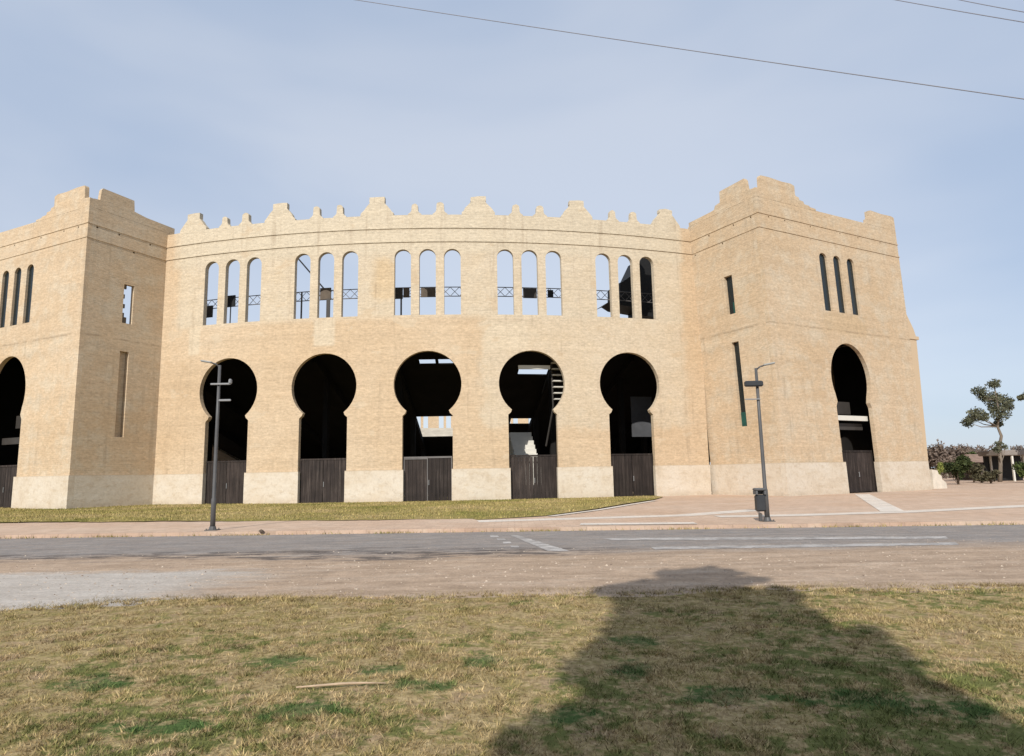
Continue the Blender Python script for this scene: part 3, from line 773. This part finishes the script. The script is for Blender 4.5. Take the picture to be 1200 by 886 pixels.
# ------------------------------------------------------------------ street furniture
def lamp(loc, lean, H, label, spec):
    t = tag(empty('lamp_post', loc), label, 'lamp post', 'street lamps along the pavement')
    top = Vector((lean, 0, H))
    P = lambda z: Vector((lean*z/H, 0, z))
    MB().tube([P(0.02), P(.9), P(.95), P(H*.6), P(H)], [.075, .07, .055, .05, .042], 12).build('pole', M_pole, t, True)
    m = MB().box((0, 0, .012), (.34, .34, .024)); m.tube([(0, 0, .02), (0, 0, .12)], [.11, .085], 12)
    for a in (-1, 1):
        for b in (-1, 1): m.tube([(a*.13, b*.13, .024), (a*.13, b*.13, .06)], .015, 6)
    m.build('base_plate', M_pole, t)
    sx = spec['arm']
    MB().tube([P(H-.06), P(H)+Vector((sx*.10, -.03, .03)), P(H)+Vector((sx*.22, -.06, .07))], [.03, .025, .022], 8).build('arm', M_pole, t, True)
    h = MB().box(P(H)+Vector((sx*.36, -.10, .10)), (.34, .16, .055), Matrix.Rotation(-sx*.18, 3, 'Y'), .02)
    hd = h.build('lamp_head', M_lens, t)
    for (z, x0, x1, th, mat, nm) in spec['bars']:
        m = MB().box(P(z)+Vector(((x0+x1)/2, -.08, 0)), (x1-x0, th*.9, th), None, th*.2); o = m.build(nm, mat, t)
    return t
pA = at(249, 621.5); pB = at(899.5, 611)
lamp((pA.x, pA.y, 0), 0, 4.95, 'tall dark lamp post in front of the first keyhole gate, lamp head turned left', {'arm': -1, 'bars': [
    (4.36, -.22, .40, .055, M_polelt, 'cross_arm'), (3.86, .05, .42, .06, M_polelt, 'camera_arm'), (4.43, .34, .42, .16, M_polelt, 'camera')]})
lamp((pB.x, pB.y, 0), -.03, 4.50, 'dark lamp post before the right tower with a litter bin at its foot', {'arm': 1, 'bars': [
    (4.02, -.40, .14, .17, M_bin, 'sign_board'), (3.56, -.42, .03, .035, M_polelt, 'cross_arm')]})
t = tag(empty('litter_bin', (pB.x-.185, pB.y-.02, 0)), 'dark litter bin with grey hood hung on the right lamp post', 'litter bin')
m = MB(); m.box((0, 0, .53), (.26, .25, .48), None, .04); m.build('body', M_bin, t)
m = MB(); m.box((0, .02, .92), (.31, .28, .08), None, .03); m.box((-.12, 0, .83), (.05, .26, .11)); m.box((.12, 0, .83), (.05, .26, .11)); m.box((0, .11, .83), (.19, .04, .11)); m.build('hood', M_bingrey, t)
m = MB(); m.box((.14, .06, .575), (.03, .05, .31)); m.box((.155, .06, .45), (.06, .05, .06)); m.box((.155, .06, .7), (.06, .05, .06)); m.build('bracket', M_pole, t)
m = MB(); m.box((0, .06, .12), (.08, .08, .22)); m.build('foot', M_pole, t)

# overhead wires
def wire(a, b, label, sag):
    d = b-a; a2 = a-d*1.6; b2 = b+d*.9; pts = []
    for i in range(41):
        q = i/40; p = a2.lerp(b2, q); p.z -= sag*4*(q-.5)**2*-1 - sag*.0; pts.append(p)
    # hang: lowest in the middle of the span
    pts = [Vector((p.x, p.y, p.z-2*sag*(4*q_*(1-q_)) )) for p, q_ in zip([a2.lerp(b2, i/40) for i in range(41)], [i/40 for i in range(41)])]
    off = 0.0
    o = MB().tube(pts, .0062, 6).build('overhead_wire', M_wire, None, True)
    return tag(o, label, 'wire', 'wires crossing the sky')
wire(atd(425, 0, 11)+Vector((0, 0, .15)), atd(1200, 118, 7)+Vector((0, 0, .15)), 'long thin overhead wire sloping down across the whole sky', .085)
wire(atd(1050, 0, 10)+Vector((0, 0, .05)), atd(1200, 27, 8)+Vector((0, 0, .05)), 'short thin overhead wire, lower of two in the top right corner', .025)
wire(atd(1125, 0, 10)+Vector((0, 0, .05)), atd(1200, 15, 8.7)+Vector((0, 0, .05)), 'short thin overhead wire, upper of two in the top right corner', .025)

# a dry stick on the grass, a lump on the kerb
a, b = at(347, 808, -.07), at(452, 803, -.07)
a.z = b.z = -.055; mid_ = (a+b)/2+Vector((0, .01, .008))
tag(MB().tube([a, a.lerp(mid_, .5), mid_, mid_.lerp(b, .5)+Vector((0, .012, 0)), b], [.006, .009, .010, .008, .004], 7).build('dry_stick', plain('bleached wood', (.42, .31, .21), .9, .15, 9), None, True), 'bleached dry stick lying on the mown grass', 'stick')
def lump(p, r, label, mat):
    v = []; f = []; n = 9
    for i in range(5):
        for k in range(n):
            th = i/4*math.pi*.5; rr = r*(math.cos(th))*(1+random.uniform(-.18, .18)); v.append((p.x+rr*math.cos(2*math.pi*k/n), p.y+rr*.8*math.sin(2*math.pi*k/n), p.z+r*.75*math.sin(th)*(1+random.uniform(-.15, .15))))
    for i in range(4):
        for k in range(n): f.append((i*n+k, i*n+(k+1) % n, (i+1)*n+(k+1) % n, (i+1)*n+k))
    return tag(mesh_obj('stone', v, f, mat, None, None, True), label, 'stone')
lump(at(306, 623, 0), .075, 'dark stone lying at the kerb right of the left lamp post', M_barkd)

# ------------------------------------------------------------------ trees and background
def leaves(cl, size, dens):
    V = []; T = []
    for (c, r, n) in cl:
        c = np.array(c); r = np.array(r if hasattr(r, '__len__') else (r, r, r))
        n = int(n*dens)
        d = rng.normal(size=(n, 3)); d /= np.linalg.norm(d, axis=1)[:, None]
        rad = rng.uniform(0, 1, n)**.45*rng.uniform(.75, 1.18, n)
        p = c+d*rad[:, None]*r
        a = rng.normal(size=(n, 3)); a /= np.linalg.norm(a, axis=1)[:, None]
        b = np.cross(a, rng.normal(size=(n, 3))); b /= np.linalg.norm(b, axis=1)[:, None]
        s = size*rng.uniform(.5, 1.3, n)[:, None]
        q = np.stack([p-a*s, p-b*s*.45, p+a*s, p+b*s*.45], 1)
        V.append(q.reshape(-1, 3)); T.append(np.repeat(np.clip(rng.uniform(0, 1, n)+rng.uniform(-.3, .3), 0, 1), 4))
    return np.concatenate(V), np.concatenate(T)
def tree(name, label, cat, base, trunk, clumps, size, leaf, bark, dens=1.0, tr=.2, group=None):
    t = tag(empty(name, base), label, cat, group)
    b = Vector(base); m = MB()
    pts = [Vector(p)-b for p in trunk]; n = len(pts)
    m.tube(pts, [tr*(1-.75*i/max(1, n-1)) for i in range(n)], 8)
    for (c, r, k) in clumps:
        c = Vector(c)-b
        lo = [p for p in pts if p.z < c.z-.1] or [pts[0]]
        s = min(lo, key=lambda p: (p-c).length+.0*(p.z)); mid = s.lerp(c, .55)+Vector((random.uniform(-.1, .1), random.uniform(-.1, .1), -.08*(c-s).length))
        m.tube([s, mid, c], [tr*.34, tr*.22, tr*.07], 6)
    m.build('trunk', bark, t, True)
    V, T = leaves([((Vector(c)-b), r, k) for c, r, k in clumps], size, dens)
    tri_mesh('crown', V, 4, leaf, T, t)
    return t
# eucalyptus on the right
D = 62; s_ = D/FPX
cl = []
for (x, y, r, n) in ((1164.7, 450, 6, 260), (1148, 459, 7, 280), (1152, 466, 5, 120), (1162, 467, 9, 380), (1173, 470, 9, 380), (1181, 476, 6, 220), (1172, 485, 9, 380), (1163, 478, 6, 180), (1144, 485, 8, 340), (1152, 488, 6, 220), (1134, 495, 6, 220), (1139, 491, 5, 140), (1169, 497, 5, 150), (1185, 469, 3, 60), (1171, 521, 4, 80), (1178, 524, 3, 50), (1168, 527, 4, 80)):
    p = atd(x, y, D+random.uniform(-.6, .6)); cl.append(((p.x, p.y, p.z), (r*s_*1.25, r*s_*1.1, r*s_*1.0), n*1.1))
b0 = atd(1172, 566, D); b0.z = 0
tree('eucalyptus_tree', 'tall thin olive green tree with tufted crown beyond the paved plaza', 'tree', b0, [b0, atd(1172.5, 545, D), atd(1171, 525, D), atd(1173.5, 511, D), atd(1169, 500, D), atd(1171, 485, D), atd(1168, 468, D), atd(1165, 452, D)], cl, .12, M_leafE, M_bark, 1.45, .18)
D = 58; s_ = D/FPX; cl = []
for (x, y, r, n) in ((1197, 466, 4, 120), (1210, 458, 9, 380), (1222, 446, 10, 420), (1232, 466, 10, 380), (1216, 476, 7, 250), (1245, 455, 10, 400), (1226, 430, 8, 260)):
    p = atd(x, y, D+random.uniform(-.8, .8)); cl.append(((p.x, p.y, p.z), (r*s_, r*s_, r*s_*.8), n))
b0 = atd(1228, 566, D); b0.z = 0
tree('eucalyptus_tree', 'olive green tree whose branch tip enters at the right edge of the photo', 'tree', b0, [b0, atd(1228, 530, D), atd(1230, 500, D), atd(1226, 475, D), atd(1228, 445, D)], cl, .17, M_leafE, M_bark, 1.0, .22)
# bushes
def bush(px, py, w, h, D, n, leaf, label, size=.13, name='bush', base=None):
    s_ = D/FPX; c = atd(px, py, D); w *= s_; h *= s_; cl = []
    for i in range(9):
        cl.append(((c.x+random.uniform(-.6, .6)*w, c.y+random.uniform(-.5, .5)*w, max(.25, c.z+random.uniform(-.6, .55)*h)), (w*random.uniform(.3, .5), w*.42, h*random.uniform(.3, .5)), n/9))
    b0 = Vector((c.x, c.y, 0))
    return tree(name, label, 'bush', b0, [b0, Vector((c.x, c.y, max(.3, c.z)))], cl, size, leaf, M_barkd, 1.0, .08)
bush(1121, 547, 15, 15, 56, 2600, M_leafD, 'round dark green bush standing right of the bullring, between it and the thin tree')
bush(1101, 548, 5, 9, 50, 500, M_leafY, 'small yellow green bush against the right foot of the bullring', .10)
bush(1140, 552, 12, 9, 62, 1500, M_leafO, 'broad dark bush between the round bush and the thin tree')
bush(1160, 556, 12, 8, 57, 1200, M_leafO, 'dark shrub at the foot of the thin tree', .11)
bush(1205, 552, 14, 13, 58, 1200, M_leafG, 'dark bush beside the flat roofed shelter beyond the right edge')
bush(1150, 560, 12, 5, 60, 700, M_leafO, 'low dark shrub in front of the small red roofed house', .12)
def bare(px, py, w, h, D, n, label):
    s_ = D/FPX; c = atd(px, py, D); w *= s_; h *= s_; cl = []
    for i in range(12):
        cl.append(((c.x+random.uniform(-.7, .7)*w, c.y+random.uniform(-.6, .6)*w, max(.4, c.z+random.uniform(-.8, .5)*h)), (w*.5, w*.4, h*.45), n/8))
    b0 = Vector((c.x, c.y, 0))
    return tree('bare_tree', label, 'tree', b0, [b0, Vector((c.x, c.y, c.z*.6)), Vector((c.x+.2, c.y, c.z))], cl, .20, M_twig, M_barkd, 1.0, .14, 'leafless brown trees behind the house')
bare(1096, 537, 13, 22, 84, 2200, 'leafless brown tree right beside the bullring edge')
bare(1116, 537, 17, 20, 88, 2200, 'leafless brown tree behind the round dark bush')
bare(1142, 537, 20, 18, 92, 2200, 'leafless brown tree behind the red roofed house')
bare(1166, 537, 18, 18, 94, 2000, 'leafless brown tree right behind the thin tree')
bare(1192, 535, 20, 20, 96, 2200, 'leafless brown tree behind the flat roofed shelter')
D = 110; s_ = D/FPX
for i, (x, y) in enumerate(((1230, 532), (1275, 528), (1330, 532))):
    bare(x, y, 24, 16, 90+4*i, 1600, 'leafless brown tree in the row beyond the right edge of the photo')
bush(1136, 530, 8, 6, 90, 500, M_leafG, 'green treetop showing above the leafless trees', .25, 'leafy_tree')
# small house with a reddish roof
hp_ = atd(1150, 563, 74); hp_.z = 0
h = tag(empty('house', hp_), 'small low house with a reddish tiled roof behind the thin tree', 'house')
M_hw = plain('weathered house plaster', (.12, .095, .08), .9, .2, 1); M_roof = plain('reddish roof tiles', (.22, .15, .115), .9, .25, 2)
MB().box((0, 0, .95), (3.6, 3.2, 1.9)).build('wall', M_hw, h)
rf = MB(); rf.add([(-2.1, -2.0, 1.85), (2.1, -2.0, 1.85), (2.1, 2.0, 1.85), (-2.1, 2.0, 1.85), (-1.4, 0, 2.75), (1.4, 0, 2.75)], [(0, 1, 5, 4), (1, 2, 5), (2, 3, 4, 5), (3, 0, 4), (3, 2, 1, 0)]); rf.build('roof', M_roof, h)
MB().box((-.3, -1.61, .9), (.8, .04, 1.8)).build('door', M_gate, h)
for x in (-1.25, .95): MB().box((x, -1.61, 1.15), (.7, .04, .7)).build('window', M_pane, h)
sp = atd(1192, 566, 64); sp.z = 0
h = tag(empty('shelter', sp), 'open flat roofed shelter with white posts at the right edge of the plaza', 'shelter')
MB().box((.8, 1.2, 2.65), (4.4, 3.4, .5), None, .05).build('roof', plain('pale shelter roof', (.24, .21, .185), .9, .15, 1.5), h)
for (x, y) in ((-.42, -.3), (2.8, -.3), (-.42, 2.6), (2.8, 2.6)): MB().box((x, y, 1.2), (.15, .15, 2.4)).build('post', M_whitebeam, h)
MB().box((.8, 2.75, 1.2), (3.6, .1, 2.4)).build('wall', M_black, h)
wp = atd(1094, 566, 46.5); wp.z = 0
Mw = Matrix.Rotation(.42, 3, 'Z'); prof = [(-.35, -.1), (1.05, -.1), (1.0, .38), (.78, .52), (.62, .60), (.58, .86), (.30, .98), (.22, 1.22), (-.35, 1.30)]
n_ = len(prof); vv = [Mw @ Vector((x, y, z)) + wp for y in (-.22, .22) for x, z in prof]
me_f = [tuple(range(n_)), tuple(range(2*n_-1, n_-1, -1))]+[(i, i+n_, (i+1) % n_+n_, (i+1) % n_) for i in range(n_)]
tag(mesh_obj('low_wall', vv, me_f, plain('white masonry', (.60, .54, .45), .95, .15, 2.5)), 'stub of broken whitewashed wall at the right foot of the bullring', 'wall')

# dense evergreen behind the photographer: its shadow lies on the grass
SUN_EL, SUN_AZ = R_(33), R_(17)
ld = Vector((math.sin(SUN_AZ), math.cos(SUN_AZ), 0))
def up(px, py, L):   # a point above the ground whose shadow falls on that spot of the grass
    g_ = at(px, py, -.1); return g_ - ld*L + Vector((0, 0, L*math.tan(SUN_EL)))
cl = []
Lb = 16.5
tb = at(820, 666, -.1)-ld*Lb; tb.z = -.1
def shp(px, py, r, n, rz=None):
    g_ = at(px, py, -.1); dy = (tb - g_).dot(ld); L = -dy   # stay in the plane of the trunk
    p = g_ - ld*L + Vector((0, 0, L*math.tan(SUN_EL))); cl.append(((p.x, p.y+random.uniform(-.2, .2), p.z), (r, r, rz or r*1.1), n))
for a in ((788, 674, .20, 130), (806, 671, .16, 90), (832, 669, .24, 180), (858, 674, .16, 90), (884, 677, .09, 40), (872, 682, .14, 70), (752, 683, .20, 110), (728, 689, .12, 50), (712, 694, .14, 60),
          (742, 693, .30, 240), (770, 688, .26, 220), (810, 684, .36, 380), (845, 684, .30, 280), (800, 698, .45, 600), (850, 698, .42, 520), (908, 691, .16, 90), (912, 698, .2, 130), (885, 704, .36, 340),
          (772, 706, .52, 700), (830, 706, .6, 800), (886, 708, .5, 600), (802, 724, .72, 1100), (868, 724, .72, 1100), (915, 728, .34, 260), (800, 746, .78, 1200), (895, 748, .74, 1200), (955, 756, .28, 220), (1026, 749, .10, 60), (1026, 757, .13, 70), (1024, 766, .2, 110),
          (748, 772, .42, 500), (830, 772, .85, 1500), (925, 772, .7, 1100), (985, 776, .40, 450), (1035, 784, .22, 160), (704, 788, .20, 150), (808, 800, .70, 1200), (900, 802, .85, 1600), (1000, 806, .48, 650), (1062, 806, .2, 130),
          (800, 838, .62, 1000), (880, 840, 1.0, 2000), (1010, 842, .65, 1100), (1100, 842, .3, 260), (690, 850, .18, 140), (765, 872, .66, 1100), (880, 872, 1.0, 2000), (1030, 872, .8, 1500), (1140, 872, .3, 260), (1120, 884, .4, 400), (652, 880, .26, 220)):
    shp(*a)
z_ = tb.z
for hh, rr, n in ((4.3, 1.2, 1500), (3.4, 1.1, 1100), (2.6, .9, 700)):
    cl.append(((tb.x+random.uniform(-.1, .1), tb.y, hh), (rr, rr, .9), n))
tree('evergreen_tree', 'dense evergreen tree behind the viewer whose long shadow lies on the grass', 'tree', tb, [tb, tb+Vector((.03, 0, 3)), tb+Vector((-.05, 0, 6)), tb+Vector((.05, 0, 8)), tb+Vector((0, 0, 9.3))], cl, .21, M_leafG, M_barkd, 1.0, .26)

# ------------------------------------------------------------------ light
sd = bpy.data.lights.new('sun', 'SUN'); sun = bpy.data.objects.new('sun', sd); C.objects.link(sun)
sd.energy = 4.6; sd.angle = R_(.5); sd.color = (1.0, .95, .88)
dirv = Vector((math.sin(SUN_AZ)*math.cos(SUN_EL), math.cos(SUN_AZ)*math.cos(SUN_EL), -math.sin(SUN_EL)))
sun.rotation_euler = dirv.to_track_quat('-Z', 'Y').to_euler(); sun.location = (0, -30, 40)
w = bpy.data.worlds.new('World'); sc.world = w; w.use_nodes = True; nt = w.node_tree
bg = nt.nodes['Background']; bg.inputs[1].default_value = .145
sky = nt.nodes.new('ShaderNodeTexSky'); sky.sky_type = 'NISHITA'; sky.sun_disc = False
sky.sun_elevation = SUN_EL; sky.sun_rotation = math.pi+SUN_AZ; sky.air_density = 1.0; sky.dust_density = .4; sky.ozone_density = 1.6
tc = nt.nodes.new('ShaderNodeTexCoord')
mp = nt.nodes.new('ShaderNodeMapping'); mp.inputs['Scale'].default_value = (1.0, 1.0, 2.6); mp.inputs['Location'].default_value = (.35, .1, .2); mp.inputs['Rotation'].default_value = (0, .12, 0)
nt.links.new(tc.outputs['Generated'], mp.inputs[0])
nz = nt.nodes.new('ShaderNodeTexNoise'); nz.inputs['Scale'].default_value = 1.25; nz.inputs['Detail'].default_value = 4; nz.inputs['Roughness'].default_value = .45; nz.inputs['Distortion'].default_value = .35
nt.links.new(mp.outputs[0], nz.inputs['Vector'])
mr = nt.nodes.new('ShaderNodeMapRange'); mr.interpolation_type = 'SMOOTHSTEP'; mr.inputs['From Min'].default_value = .32; mr.inputs['From Max'].default_value = .66
nt.links.new(nz.outputs[0], mr.inputs[0])
veil = nt.nodes.new('ShaderNodeMix'); veil.data_type = 'RGBA'       # thin high cloud: bluer where thin, whiter where thick
nt.links.new(mr.outputs[0], veil.inputs[0]); veil.inputs[6].default_value = (3.2, 3.9, 5.1, 1); veil.inputs[7].default_value = (4.6, 5.0, 5.75, 1)
mx = nt.nodes.new('ShaderNodeMix'); mx.data_type = 'RGBA'
mx.inputs[0].default_value = .82; nt.links.new(sky.outputs[0], mx.inputs[6]); nt.links.new(veil.outputs[2], mx.inputs[7])
nt.links.new(mx.outputs[2], bg.inputs[0])
vs_ = sc.view_settings; vs_.view_transform = 'Standard'; vs_.look = 'None'; vs_.exposure = 0; vs_.gamma = 1; vs_.use_curve_mapping = False
sc.cycles.max_bounces = 6; sc.cycles.use_denoising = True
